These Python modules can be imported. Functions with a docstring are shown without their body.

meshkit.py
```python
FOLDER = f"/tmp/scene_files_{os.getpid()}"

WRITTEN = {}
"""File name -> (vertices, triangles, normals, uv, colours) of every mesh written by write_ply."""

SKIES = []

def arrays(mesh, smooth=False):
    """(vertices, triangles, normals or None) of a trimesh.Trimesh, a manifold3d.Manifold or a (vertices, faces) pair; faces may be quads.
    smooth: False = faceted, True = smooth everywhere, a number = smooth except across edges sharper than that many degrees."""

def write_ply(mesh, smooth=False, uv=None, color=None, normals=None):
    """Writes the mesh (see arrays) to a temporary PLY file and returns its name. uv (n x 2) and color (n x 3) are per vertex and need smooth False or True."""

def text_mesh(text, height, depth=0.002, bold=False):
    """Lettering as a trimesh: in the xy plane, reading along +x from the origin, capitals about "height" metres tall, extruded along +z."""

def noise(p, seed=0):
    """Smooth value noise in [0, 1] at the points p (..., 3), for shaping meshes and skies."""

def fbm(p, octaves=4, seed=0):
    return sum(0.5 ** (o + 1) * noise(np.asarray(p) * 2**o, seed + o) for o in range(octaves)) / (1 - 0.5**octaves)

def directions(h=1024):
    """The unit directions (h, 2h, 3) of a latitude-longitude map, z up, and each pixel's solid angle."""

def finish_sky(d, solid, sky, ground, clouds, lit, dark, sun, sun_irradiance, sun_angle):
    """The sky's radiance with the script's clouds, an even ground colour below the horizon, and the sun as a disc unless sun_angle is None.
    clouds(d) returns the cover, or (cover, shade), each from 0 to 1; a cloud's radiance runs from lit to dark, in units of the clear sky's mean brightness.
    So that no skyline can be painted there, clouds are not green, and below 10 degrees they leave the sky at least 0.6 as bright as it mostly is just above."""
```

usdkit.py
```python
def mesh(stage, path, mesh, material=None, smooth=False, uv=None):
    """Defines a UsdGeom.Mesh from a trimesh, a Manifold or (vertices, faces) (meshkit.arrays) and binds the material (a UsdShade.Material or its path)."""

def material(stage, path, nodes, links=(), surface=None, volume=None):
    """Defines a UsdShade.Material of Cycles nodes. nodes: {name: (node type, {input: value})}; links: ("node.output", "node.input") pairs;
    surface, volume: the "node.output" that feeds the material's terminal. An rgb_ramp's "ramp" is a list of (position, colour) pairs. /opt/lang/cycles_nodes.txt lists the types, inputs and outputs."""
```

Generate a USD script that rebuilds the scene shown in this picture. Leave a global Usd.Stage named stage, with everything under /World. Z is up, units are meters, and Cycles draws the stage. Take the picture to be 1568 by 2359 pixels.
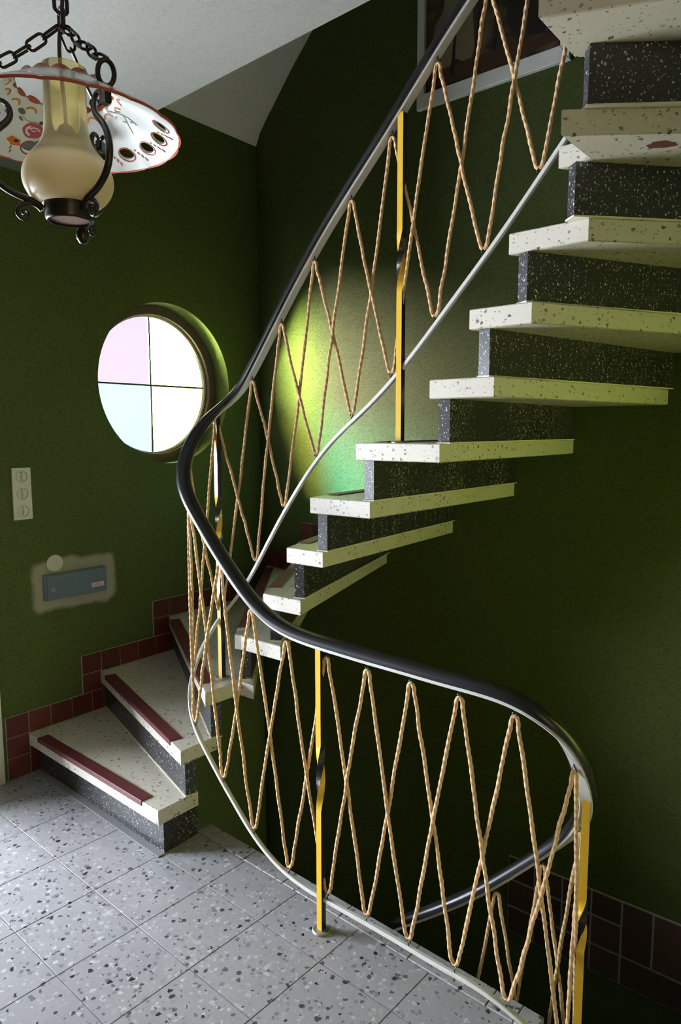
import math, random, numpy as np, trimesh, usdkit, meshkit
import manifold3d as m3
from scipy.interpolate import CubicSpline
from shapely.geometry import Polygon, LineString, Point, box as sbox
from shapely import affinity
from shapely.ops import unary_union
from pxr import Usd, UsdGeom, UsdLux, Gf, Sdf, Vt, UsdShade

stage = Usd.Stage.CreateInMemory()
UsdGeom.SetStageUpAxis(stage, UsdGeom.Tokens.z)
UsdGeom.Xform.Define(stage, '/World')
rng = random.Random(7)
nrg = np.random.default_rng(7)

# ------------------------------------------------------------------ camera
F_PX, W_PX = 1611.25, 1568.0
cam = UsdGeom.Camera.Define(stage, '/World/camera')
cam.CreateHorizontalApertureAttr(24.0)
cam.CreateFocalLengthAttr(24.0 * F_PX / W_PX)
cam.CreateClippingRangeAttr(Gf.Vec2f(0.05, 200))
cr = (0.7739304, 0.6332676, -0.0019694); cu = (-0.0721722, 0.0912920, 0.9932054); cw = (-0.6291446, 0.7685297, -0.1163579)
CE = (2.8045222, -2.6136227, 1.4381755)
cam.AddTransformOp().Set(Gf.Matrix4d(*cr, 0, *cu, 0, *(-x for x in cw), 0, *CE, 1))
cam.CreateExposureAttr(0.4)

# ------------------------------------------------------------------ light
def aim(prim, pos, to):
    p, t = np.array(pos, float), np.array(to, float)
    z = p - t; z /= np.linalg.norm(z); x = np.cross([0, 0, 1.0], z); x /= np.linalg.norm(x); y = np.cross(z, x)
    UsdGeom.Xformable(prim).AddTransformOp().Set(Gf.Matrix4d(*x, 0, *y, 0, *z, 0, *p, 1))
def rect(name, pos, to, w, h, color, inten):
    l = UsdLux.RectLight.Define(stage, '/World/' + name); l.CreateWidthAttr(w); l.CreateHeightAttr(h)
    l.CreateColorAttr(Gf.Vec3f(*color)); l.CreateIntensityAttr(inten); aim(l, pos, to); return l
sky = UsdLux.DomeLight.Define(stage, '/World/sky'); sky.CreateColorAttr(Gf.Vec3f(0.93, 0.97, 1.0)); sky.CreateIntensityAttr(3.8)
# daylight in the porch outside the glazed front door (left wall, just left of the frame)
rect('porch_daylight', (-1.75, -2.75, 0.88), (1.0, -1.75, 0.80), 2.0, 1.40, (0.84, 0.91, 1.0), 53.0)
# bright low sun-haze that shines through the coloured round window
glow = UsdLux.DiskLight.Define(stage, '/World/low_sun_haze'); glow.CreateRadiusAttr(0.36); glow.CreateColorAttr(Gf.Vec3f(0.97, 0.97, 0.90)); glow.CreateIntensityAttr(10500.0)
aim(glow, (-0.75, -1.22, 2.02), (-0.15, -0.49, 1.66))
# warm fill added at the right, out of view; its room is made up
rect('added_warm_fill', (4.30, -3.10, 1.25), (1.2, -1.3, 1.0), 0.85, 1.9, (1.0, 0.74, 0.38), 1.7)

# ------------------------------------------------------------------ helpers
used = {}
def numbered(parent, name):
    k = parent + '/' + name
    if k not in used:
        used[k] = 0; return k
    used[k] += 1
    return f'{k}_{used[k]:03d}'
def path_of(parent): return '/World' if parent is None else str(parent.GetPath())
def tag(p, label=None, cat=None, group=None, kind=None):
    for k, v in (('label', label), ('category', cat), ('group', group), ('kind', kind)):
        if v: p.SetCustomDataByKey(k, v)
    return p
def obj(name, mesh, mat, parent=None, smooth=False, label=None, cat=None, group=None, kind=None, tone=None):
    m = usdkit.mesh(stage, numbered(path_of(parent), name), mesh, mat, smooth)
    if tone is not None:
        UsdGeom.PrimvarsAPI(m).CreatePrimvar('tone', Sdf.ValueTypeNames.FloatArray, 'vertex').Set(Vt.FloatArray.FromNumpy(np.asarray(tone, np.float32)))
    return tag(m.GetPrim(), label, cat, group, kind)
def thing(name, label=None, cat=None, loc=(0, 0, 0), kind=None, group=None):
    x = UsdGeom.Xform.Define(stage, numbered('/World', name))
    if any(loc): x.AddTranslateOp().Set(Gf.Vec3d(*loc))
    return tag(x.GetPrim(), label, cat, group, kind)
def cat(*ms): return trimesh.util.concatenate([m for m in ms if m is not None])
def bx(x0, x1, y0, y1, z0, z1):
    b = trimesh.creation.box([x1 - x0, y1 - y0, z1 - z0]); b.apply_translation([(x0 + x1) / 2, (y0 + y1) / 2, (z0 + z1) / 2]); return b
def man(m): return m3.Manifold(m3.Mesh(np.asarray(m.vertices, np.float32), np.asarray(m.faces, np.uint32)))
def tri(m):
    k = m.to_mesh(); return trimesh.Trimesh(k.vert_properties[:, :3], k.tri_verts, process=False)
def prism(poly, z0, z1, ch=0.0):
    """Extrude a plan polygon (list or shapely), top and bottom edges chamfered by ch."""
    P = poly if isinstance(poly, Polygon) else Polygon(poly)
    if ch <= 0:
        m = trimesh.creation.extrude_polygon(P, z1 - z0); m.apply_translation([0, 0, z0]); return m
    P = P.simplify(1e-5); Q = P.buffer(-ch, join_style=2)
    if Q.geom_type != 'Polygon' or Q.is_empty or len(Q.exterior.coords) != len(P.exterior.coords) or len(P.interiors):
        return prism(P, z0, z1)
    from shapely.geometry.polygon import orient
    a = np.array(orient(P).exterior.coords)[:-1]; b0 = np.array(orient(Q).exterior.coords)[:-1]
    k = int(np.argmin([np.linalg.norm(np.roll(b0, -s, 0) - a, axis=1).sum() for s in range(len(a))])); b = np.roll(b0, -k, 0)
    n = len(a); L = [np.c_[b, np.full(n, z0)], np.c_[a, np.full(n, z0 + ch)], np.c_[a, np.full(n, z1 - ch)], np.c_[b, np.full(n, z1)]]
    V = np.vstack(L); Fc = []
    for s in range(3):
        for i in range(n):
            j = (i + 1) % n; Fc += [[s * n + i, s * n + j, (s + 1) * n + j], [s * n + i, (s + 1) * n + j, (s + 1) * n + i]]
    vt, ft = trimesh.creation.triangulate_polygon(Polygon(b), engine='earcut')
    vt = np.asarray(vt); idx = [int(np.argmin(np.linalg.norm(b - q, axis=1))) for q in vt]
    for f in ft:
        f = [idx[i] for i in f]
        ar = np.cross(b[f[1]] - b[f[0]], b[f[2]] - b[f[0]])
        if abs(ar) < 1e-14: continue
        if ar < 0: f = f[::-1]
        Fc.append([3 * n + i for i in f]); Fc.append([i for i in f[::-1]])
    return trimesh.Trimesh(V, Fc, process=False)
def frames(P, up=None):
    P = np.asarray(P, float); T = np.gradient(P, axis=0); T /= np.linalg.norm(T, axis=1, keepdims=True)
    if up is not None:
        S = np.cross(T, up); S /= np.linalg.norm(S, axis=1, keepdims=True)
    else:
        S = np.zeros_like(T); a = np.cross(T[0], [0, 0, 1.0]) if abs(T[0, 2]) < .9 else np.cross(T[0], [1.0, 0, 0]); S[0] = a / np.linalg.norm(a)
        for i in range(1, len(P)):
            v = S[i - 1] - T[i] * (S[i - 1] @ T[i]); S[i] = v / np.linalg.norm(v)
    return P, T, S, np.cross(S, T)
def sweep(P, prof, up=None, closed=False, twist=None, scale=None):
    """Sweep a closed profile (k x 2: side, up) along a polyline."""
    P, T, S, N = frames(P, up); prof = np.asarray(prof, float); k = len(prof); n = len(P); V = []
    for i in range(n):
        q = prof * (1 if scale is None else scale[i])
        if twist is not None:
            c, s = math.cos(twist[i]), math.sin(twist[i]); q = q @ np.array([[c, s], [-s, c]])
        V.append(P[i] + q[:, :1] * S[i] + q[:, 1:] * N[i])
    V = np.vstack(V); Fc = []
    for i in range(n if closed else n - 1):
        a, b = i * k, ((i + 1) % n) * k
        for j in range(k):
            l = (j + 1) % k; Fc += [[a + j, b + j, b + l], [a + j, b + l, a + l]]
    if not closed:
        for a, fl in ((0, 0), ((n - 1) * k, 1)):
            c = len(V); V = np.vstack([V, V[a:a + k].mean(0)])
            for j in range(k):
                l = (j + 1) % k; Fc.append([c, a + j, a + l] if fl == 0 else [c, a + l, a + j])
    m = trimesh.Trimesh(V, Fc, process=False); m.fix_normals() if len(Fc) < 4000 and not closed else None
    return m
def circ(r, n=10): a = np.arange(n) * 2 * math.pi / n; return np.c_[r * np.cos(a), r * np.sin(a)]
def tube(P, r, n=8, **k): return sweep(P, circ(r, n), **k)
def rrect(w, h, r, n=3):
    out = []
    for cx, cy, a0 in ((w / 2 - r, h / 2 - r, 0), (-w / 2 + r, h / 2 - r, 90), (-w / 2 + r, -h / 2 + r, 180), (w / 2 - r, -h / 2 + r, 270)):
        for i in range(n + 1):
            a = math.radians(a0 + 90 * i / n); out.append((cx + r * math.cos(a), cy + r * math.sin(a)))
    return np.array(out)
def lathe(prof, n=48):
    m = trimesh.creation.revolve(np.asarray(prof, float), sections=n); return m
def spl(P, n):
    P = np.asarray(P, float); s = np.r_[0, np.cumsum(np.linalg.norm(np.diff(P, axis=0), axis=1))]
    return CubicSpline(s, P)(np.linspace(0, s[-1], n))

# ------------------------------------------------------------------ materials
LOOK = '/World/Looks/'
UsdGeom.Scope.Define(stage, '/World/Looks')
def plain(name, color, rough=0.5, metal=0.0, spec=0.5, extra=None):
    return usdkit.material(stage, LOOK + name, {'p': ('principled_bsdf', dict(base_color=color, roughness=rough, metallic=metal, specular_ior_level=spec, **(extra or {})))}, [], surface='p.BSDF')
def terrazzo(name, base, base2, chips, scale, thr, keep, rough, fine=None, stretch=(1, 1, 1), under_shade=None, over=False):
    """Cement with stone chips: voronoi cells of which a share 'keep' carry a chip; chips: ramp of colours."""
    N = {'g': ('geometry', {}), 'map': ('mapping', {'scale': stretch}),
         'wob': ('noise_texture', {'scale': scale * 1.6, 'detail': 2.0}), 'wm': ('vector_math', {'math_type': 'scale', 'scale': 0.9 / scale}), 'wa': ('vector_math', {'math_type': 'add'}),
         'v': ('voronoi_texture', {'scale': scale}), 'sep': ('separate_color', {}),
         'k1': ('math', {'math_type': 'subtract', 'value2': 1 - keep}), 'k2': ('math', {'math_type': 'multiply', 'value2': thr / keep}), 'lt': ('math', {'math_type': 'less_than'}),
         'cr': ('rgb_ramp', {'ramp': chips}), 'n': ('noise_texture', {'scale': 9.0, 'detail': 5.0, 'roughness': 0.6}), 'br': ('mix', {'color1': base, 'color2': base2}),
         'mx': ('mix', {}), 'p': ('principled_bsdf', {'roughness': rough})}
    Lk = [('g.position', 'map.vector'), ('map.vector', 'wob.vector'), ('wob.color', 'wm.vector1'), ('map.vector', 'wa.vector1'), ('wm.vector', 'wa.vector2'), ('wa.vector', 'v.vector'),
          ('v.color', 'sep.color'), ('sep.r', 'k1.value1'), ('k1.value', 'k2.value1'), ('v.distance', 'lt.value1'), ('k2.value', 'lt.value2'), ('sep.g', 'cr.fac'),
          ('g.position', 'n.vector'), ('n.fac', 'br.fac'), ('br.color', 'mx.color1'), ('cr.color', 'mx.color2'), ('lt.value', 'mx.fac')]
    out = 'mx.color'
    if fine:
        fs, fthr, fkeep, fcol = fine
        N |= {'v2': ('voronoi_texture', {'scale': fs}), 's2': ('separate_color', {}), 'f1': ('math', {'math_type': 'subtract', 'value2': 1 - fkeep}), 'f2': ('math', {'math_type': 'multiply', 'value2': fthr / fkeep}),
              'l2': ('math', {'math_type': 'less_than'}), 'c2': ('rgb_ramp', {'ramp': fcol}), 'm2': ('mix', {})}
        Lk += [('wa.vector', 'v2.vector'), ('v2.color', 's2.color'), ('s2.r', 'f1.value1'), ('f1.value', 'f2.value1'), ('v2.distance', 'l2.value1'), ('f2.value', 'l2.value2'), ('s2.g', 'c2.fac'),
               ('c2.color', 'm2.color2'), ('l2.value', 'm2.fac')]
        if over:   # the large chips lie on top of the fine mottling
            Lk = [l for l in Lk if l != ('br.color', 'mx.color1')] + [('br.color', 'm2.color1'), ('m2.color', 'mx.color1')]
        else:
            Lk.append(('mx.color', 'm2.color1')); out = 'm2.color'
    if under_shade:   # shade below the treads put into the colour: downward faces darker, also rougher
        N |= {'nz': ('separate_xyz', {}), 'nl': ('math', {'math_type': 'less_than', 'value2': -0.6}), 'rw': ('mix', {'mix_type': 'multiply', 'color2': under_shade}), 'rr': ('map_range', {'to_min': rough, 'to_max': 0.8})}
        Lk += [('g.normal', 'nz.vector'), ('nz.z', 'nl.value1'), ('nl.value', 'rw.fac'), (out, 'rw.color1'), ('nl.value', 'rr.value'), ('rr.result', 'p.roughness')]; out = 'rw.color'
    Lk.append((out, 'p.base_color'))
    return usdkit.material(stage, LOOK + name, N, Lk, surface='p.BSDF')
M = {}
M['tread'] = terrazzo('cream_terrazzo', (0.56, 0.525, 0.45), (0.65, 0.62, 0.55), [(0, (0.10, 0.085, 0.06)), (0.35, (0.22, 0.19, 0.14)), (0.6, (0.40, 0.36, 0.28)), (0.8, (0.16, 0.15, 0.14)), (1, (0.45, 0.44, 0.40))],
                      76, 0.46, 0.42, 0.34, fine=(170, 0.45, 0.24, [(0, (0.08, 0.07, 0.05)), (0.5, (0.3, 0.27, 0.2)), (1, (0.5, 0.47, 0.4))]), stretch=(1, 1, 1.25), under_shade=(0.60, 0.57, 0.48))
M['riser'] = terrazzo('black_terrazzo', (0.020, 0.021, 0.024), (0.036, 0.037, 0.042), [(0, (0.60, 0.60, 0.58)), (0.3, (0.22, 0.23, 0.24)), (0.6, (0.66, 0.65, 0.60)), (1, (0.36, 0.36, 0.36))],
                      165, 0.42, 0.50, 0.36, fine=(300, 0.42, 0.30, [(0, (0.35, 0.35, 0.35)), (1, (0.62, 0.62, 0.6))]), stretch=(1, 1, 0.8))
M['tile'] = terrazzo('grey_terrazzo', (0.27, 0.265, 0.285), (0.37, 0.365, 0.385), [(0, (0.020, 0.021, 0.027)), (0.3, (0.055, 0.056, 0.066)), (0.55, (0.12, 0.12, 0.135)), (0.8, (0.028, 0.028, 0.033)), (1, (0.18, 0.18, 0.19))],
                     54, 0.42, 0.42, 0.27, fine=(78, 0.62, 0.85, [(0, (0.14, 0.14, 0.152)), (0.2, (0.22, 0.22, 0.235)), (0.4, (0.33, 0.325, 0.345)), (0.7, (0.40, 0.395, 0.415)), (1, (0.50, 0.495, 0.51))]), over=True)
M['grout'] = plain('grout_dark', (0.20, 0.20, 0.21), 0.9)
M['mortar'] = plain('mortar_cream', (0.66, 0.62, 0.50), 0.8)
M['cement'] = plain('grey_cement', (0.20, 0.20, 0.21), 0.85)
M['edge_stone'] = terrazzo('edge_stone', (0.38, 0.385, 0.40), (0.48, 0.48, 0.49), [(0, (0.12, 0.12, 0.13)), (1, (0.6, 0.6, 0.6))], 60, 0.35, 0.3, 0.45)

def stucco(name, c1, c2, bump=0.35, patch=False):
    N = {'g': ('geometry', {}), 'n': ('noise_texture', {'scale': 3.0, 'detail': 4.0}), 'mx': ('mix', {'color1': c1, 'color2': c2}),
         'mp': ('mapping', {'scale': (1, 1, 1.9)}), 'b1': ('noise_texture', {'scale': 95.0, 'detail': 6.0, 'roughness': 0.68, 'distortion': 1.2}), 'b': ('bump', {'strength': bump, 'distance': 0.010}),
         'gr': ('rgb_ramp', {'ramp': [(0.36, (0.42, 0.42, 0.42)), (0.47, (0.80, 0.80, 0.80)), (0.60, (1.0, 1.0, 1.0))]}), 'ov': ('mix', {'mix_type': 'multiply', 'fac': 1.0 if bump > 0.2 else 0.3}), 'p': ('principled_bsdf', {'roughness': 0.72, 'specular_ior_level': 0.35})}
    L = [('g.position', 'n.vector'), ('n.fac', 'mx.fac'), ('g.position', 'mp.vector'), ('mp.vector', 'b1.vector'), ('b1.fac', 'b.height'), ('b.normal', 'p.normal'), ('b1.fac', 'gr.fac'), ('mx.color', 'ov.color1'), ('gr.color', 'ov.color2')]
    out = 'ov.color'
    if patch:  # bare filler left unpainted round the meter box: an irregular rounded rectangle in the wall plane (y, z)
        cy, cz, hw, hh = -1.022, 0.781, 0.150, 0.066
        N |= {'pw': ('noise_texture', {'scale': 9.0, 'detail': 3.0}), 'ps': ('vector_math', {'math_type': 'scale', 'scale': 0.060}), 'pa': ('vector_math', {'math_type': 'add'}), 'sx': ('separate_xyz', {}),
              'y1': ('math', {'math_type': 'subtract', 'value2': cy + 0.030}), 'y2': ('math', {'math_type': 'absolute'}), 'y3': ('math', {'math_type': 'subtract', 'value2': hw}), 'y4': ('math', {'math_type': 'maximum', 'value2': 0.0}), 'y5': ('math', {'math_type': 'power', 'value2': 2.0}),
              'z1': ('math', {'math_type': 'subtract', 'value2': cz + 0.030}), 'z2': ('math', {'math_type': 'absolute'}), 'z3': ('math', {'math_type': 'subtract', 'value2': hh}), 'z4': ('math', {'math_type': 'maximum', 'value2': 0.0}), 'z5': ('math', {'math_type': 'power', 'value2': 2.0}),
              'ad': ('math', {'math_type': 'add'}), 'sq': ('math', {'math_type': 'sqrt'}), 'mr': ('map_range', {'range_type': 'smoothstep', 'from_min': 0.026, 'from_max': 0.056, 'to_min': 1.0, 'to_max': 0.0, 'clamp': True}), 'px': ('mix', {'color2': (0.36, 0.34, 0.25)})}
        L += [('g.position', 'pw.vector'), ('pw.color', 'ps.vector1'), ('g.position', 'pa.vector1'), ('ps.vector', 'pa.vector2'), ('pa.vector', 'sx.vector'),
              ('sx.y', 'y1.value1'), ('y1.value', 'y2.value1'), ('y2.value', 'y3.value1'), ('y3.value', 'y4.value1'), ('y4.value', 'y5.value1'),
              ('sx.z', 'z1.value1'), ('z1.value', 'z2.value1'), ('z2.value', 'z3.value1'), ('z3.value', 'z4.value1'), ('z4.value', 'z5.value1'),
              ('y5.value', 'ad.value1'), ('z5.value', 'ad.value2'), ('ad.value', 'sq.value1'), ('sq.value', 'mr.value'), ('mr.result', 'px.fac'), ('ov.color', 'px.color1')]
        out = 'px.color'
    L.append((out, 'p.base_color'))
    return usdkit.material(stage, LOOK + name, N, L, surface='p.BSDF')
GREEN1, GREEN2 = (0.084, 0.112, 0.020), (0.104, 0.136, 0.027)
M['green'] = stucco('green_stucco', GREEN1, GREEN2, 0.9)
M['green_left'] = stucco('green_stucco_patched', GREEN1, GREEN2, 0.22, patch=True)
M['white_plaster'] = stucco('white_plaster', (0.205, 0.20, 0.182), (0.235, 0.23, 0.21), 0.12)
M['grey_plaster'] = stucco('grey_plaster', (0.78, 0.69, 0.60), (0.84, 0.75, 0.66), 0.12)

M['hall_yellow'] = stucco('ochre_stucco', (0.40, 0.29, 0.10), (0.46, 0.34, 0.13), 0.15)

def noisy(name, c1, c2, scale=12.0, rough=0.5, bump=0.0, bscale=60.0, metal=0.0, rand=0.0, spec=0.5):
    N = {'g': ('geometry', {}), 'n': ('noise_texture', {'scale': scale, 'detail': 4.0}), 'mx': ('mix', {'color1': c1, 'color2': c2}), 'p': ('principled_bsdf', {'roughness': rough, 'metallic': metal, 'specular_ior_level': spec})}
    L = [('g.position', 'n.vector'), ('n.fac', 'mx.fac'), ('mx.color', 'p.base_color')]
    if bump:
        N |= {'bn': ('noise_texture', {'scale': bscale, 'detail': 3.0}), 'b': ('bump', {'strength': bump, 'distance': 0.002})}
        L += [('g.position', 'bn.vector'), ('bn.fac', 'b.height'), ('b.normal', 'p.normal')]
    return usdkit.material(stage, LOOK + name, N, L, surface='p.BSDF')
M['skirt'] = [noisy(f'red_tile_{i}', tuple(a * k for a in (0.095, 0.021, 0.018)), tuple(a * k for a in (0.145, 0.033, 0.028)), 25.0, 0.38, 0.1, 40.0) for i, k in enumerate((0.85, 1.0, 1.18))]
M['cellar_tile'] = [noisy(f'cellar_tile_{i}', tuple(a * k for a in (0.050, 0.026, 0.022)), tuple(a * k for a in (0.075, 0.04, 0.034)), 25.0, 0.4) for i, k in enumerate((0.8, 1.0, 1.2))]
M['cellar_grout'] = plain('cellar_grout', (0.34, 0.34, 0.33), 0.9)
M['tile_grout'] = plain('tile_grout', (0.42, 0.40, 0.36), 0.9)
M['strip'] = noisy('red_rubber', (0.095, 0.018, 0.023), (0.125, 0.024, 0.029), 30.0, 0.5, 0.15, 300.0)
M['black_rail'] = noisy('black_plastic', (0.010, 0.010, 0.012), (0.016, 0.016, 0.018), 40.0, 0.30, 0.05, 25.0)
M['alu'] = noisy('white_enamel_bar', (0.48, 0.475, 0.45), (0.60, 0.595, 0.57), 30.0, 0.42)
M['rope'] = noisy('hemp_cord', (0.50, 0.31, 0.155), (0.66, 0.44, 0.25), 90.0, 0.85, 0.25, 700.0, spec=0.2)
M['hook'] = plain('dark_hook', (0.05, 0.045, 0.04), 0.4, 0.8)
M['post'] = usdkit.material(stage, LOOK + 'post_enamel', {'a': ('attribute', {'attribute': 'tone'}), 'g': ('geometry', {}), 'n': ('noise_texture', {'scale': 40.0}), 'y': ('mix', {'color1': (0.60, 0.36, 0.020), 'color2': (0.72, 0.45, 0.035)}),
    'mx': ('mix', {'color2': (0.010, 0.010, 0.012)}), 'p': ('principled_bsdf', {'roughness': 0.28})}, [('g.position', 'n.vector'), ('n.fac', 'y.fac'), ('y.color', 'mx.color1'), ('a.fac', 'mx.fac'), ('mx.color', 'p.base_color')], surface='p.BSDF')
M['flange'] = noisy('grey_flange', (0.30, 0.30, 0.30), (0.42, 0.42, 0.42), 60.0, 0.4, 0.0, 60, 0.6)
M['iron'] = noisy('wrought_iron', (0.013, 0.011, 0.010), (0.030, 0.024, 0.020), 60.0, 0.30, 0.3, 90.0, 0.35)
M['rust'] = noisy('rusty_pan', (0.10, 0.045, 0.028), (0.15, 0.07, 0.045), 40.0, 0.6)
M['dark_plastic'] = plain('dark_plastic', (0.035, 0.030, 0.026), 0.5)
M['white_plastic'] = noisy('cream_plastic', (0.66, 0.65, 0.55), (0.72, 0.71, 0.62), 20.0, 0.35)
M['plate_line'] = plain('plate_line', (0.36, 0.36, 0.31), 0.5)
M['black'] = plain('black_hole', (0.01, 0.01, 0.01), 0.6)
M['box_blue'] = noisy('grey_blue_paint', (0.125, 0.165, 0.205), (0.15, 0.195, 0.235), 40.0, 0.42, 0.1, 200.0)
M['cover_white'] = noisy('cover_white', (0.60, 0.58, 0.46), (0.66, 0.64, 0.52), 30.0, 0.5)
M['sticker'] = plain('sticker_white', (0.62, 0.60, 0.60), 0.4)
M['red_print'] = plain('red_print', (0.45, 0.05, 0.05), 0.5)
M['pink_print'] = plain('pink_print', (0.46, 0.27, 0.26), 0.5)
M['frame_white'] = noisy('frame_white', (0.62, 0.62, 0.58), (0.72, 0.72, 0.68), 20.0, 0.5)
M['came'] = plain('lead_came', (0.06, 0.055, 0.05), 0.5, 0.6)
M['win_frame'] = noisy('brown_frame', (0.10, 0.06, 0.045), (0.14, 0.085, 0.06), 30.0, 0.5)
M['stain'] = noisy('red_brown_stain', (0.085, 0.022, 0.012), (0.12, 0.034, 0.02), 80.0, 0.6)
M['door_paint'] = noisy('door_frame_paint', (0.55, 0.57, 0.48), (0.62, 0.64, 0.55), 10.0, 0.4)
M['ground'] = plain('outside_gravel', (0.42, 0.39, 0.33), 0.9)

def pane(name, tint, diffuse):
    N = {'g': ('geometry', {}), 'n': ('noise_texture', {'scale': 34.0, 'detail': 4.0}), 'b': ('bump', {'strength': 0.3, 'distance': 0.003}), 't': ('transparent_bsdf', {'color': tint}), 'd': ('translucent_bsdf', {'color': diffuse}), 's': ('glossy_bsdf', {'roughness': 0.08}),
         'm': ('mix_closure', {'fac': 0.14}), 'f': ('fresnel', {'IOR': 1.45}), 'm2': ('mix_closure', {})}
    return usdkit.material(stage, LOOK + name, N, [('g.position', 'n.vector'), ('n.fac', 'b.height'), ('b.normal', 's.normal'), ('t.BSDF', 'm.closure1'), ('d.BSDF', 'm.closure2'), ('f.fac', 'm2.fac'), ('m.closure', 'm2.closure1'), ('s.BSDF', 'm2.closure2')], surface='m2.closure')
M['glass_lilac'] = pane('glass_lilac', (0.31, 0.283, 0.307), (0.0006, 0.0005, 0.0006))
M['glass_straw'] = pane('glass_straw', (0.52, 0.55, 0.36), (0.04, 0.04, 0.03))
M['glass_dim'] = pane('glass_dim', (0.46, 0.50, 0.19), (0.46, 0.50, 0.19))
M['glass_blue'] = pane('glass_blue', (0.29, 0.47, 0.52), (0.001, 0.002, 0.002))
M['glass_amber'] = pane('glass_amber', (0.46, 0.44, 0.26), (0.05, 0.045, 0.027))

# ------------------------------------------------------------------ the room
RISE, TT = 0.175, 0.0526
TA = math.radians(1.886); TX, TY, TS = 0.39572, -1.99673, 0.24605
EDGE = [(-0.02, -1.012), (2.20, -1.0875)]           # floor edge over the stairwell
ZC = 2.45                                           # hall ceiling
def edge_y(x): return EDGE[0][1] + (x - EDGE[0][0]) * (EDGE[1][1] - EDGE[0][1]) / (EDGE[1][0] - EDGE[0][0])

# floor: screed, terrazzo tiles one by one, edging stones along the stairwell
fl = thing('floor', 'grey terrazzo tiled hall floor with dark stone chips and edging stones', kind='structure')
hall = Polygon([(0.0, edge_y(0)), (2.20, -1.0875), (2.20, -1.80), (4.2, -1.80), (4.2, -4.9), (0.0, -4.9)])
obj('screed', prism(hall.buffer(-0.002, join_style=2), -0.20, -0.003), M['grout'], fl)
ew = 0.066
obj('cement_fillet', prism([(0.02, -1.2225), (0.922, -1.2605), (0.922, -1.292), (0.02, -1.252)], 0.0, 0.004, 0.0015), M['cement'], fl, label='grey cement fillet along the foot of the lowest step')
inner = Polygon([(0.0, edge_y(0) - ew), (2.20, -1.0875 - ew), (2.20, -1.80), (4.2, -1.80), (4.2, -4.9), (0.0, -4.9)])
base1 = Polygon([(0, -1.222), (0.916, -1.262), (0.910, -1.10), (0, -1.10)])
ca, sa = math.cos(TA), math.sin(TA)
for i in range(-14, 5):
    for j in range(-3, 17):
        g = 0.0015
        cs = [(TX + TS * ((j + a) * ca + (i + b) * sa), TY + TS * ((i + b) * ca - (j + a) * sa)) for a, b in ((g / TS, g / TS), (1 - g / TS, g / TS), (1 - g / TS, 1 - g / TS), (g / TS, 1 - g / TS))]
        q = Polygon(cs).intersection(inner)
        if q.is_empty or q.geom_type != 'Polygon' or q.area < 6e-4: continue
        if q.distance(Point(2.8, -2.6)) > 2.6 and q.centroid.y < -3.6: continue
        dz = rng.uniform(-0.00012, 0.00012)
        obj('tile', prism(q, -0.02, dz, 0.0003), M['tile'], fl)
x = 0.90
while x < 2.195:
    L = rng.choice((0.24, 0.25, 0.19)) if x < 1.9 else (0.13 if x < 2.05 else 0.075)
    x1 = min(x + L, 2.2)
    q = Polygon([(x + .0012, edge_y(x) - ew + .002), (x1 - .0012, edge_y(x1) - ew + .002), (x1 - .0012, edge_y(x1)), (x + .0012, edge_y(x))])
    obj('edging_stone', prism(q, -0.045, 0.003 + rng.uniform(-.0006, .0006), 0.002), M['tile'], fl, label='light grey edging stone')
    x = x1

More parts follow.
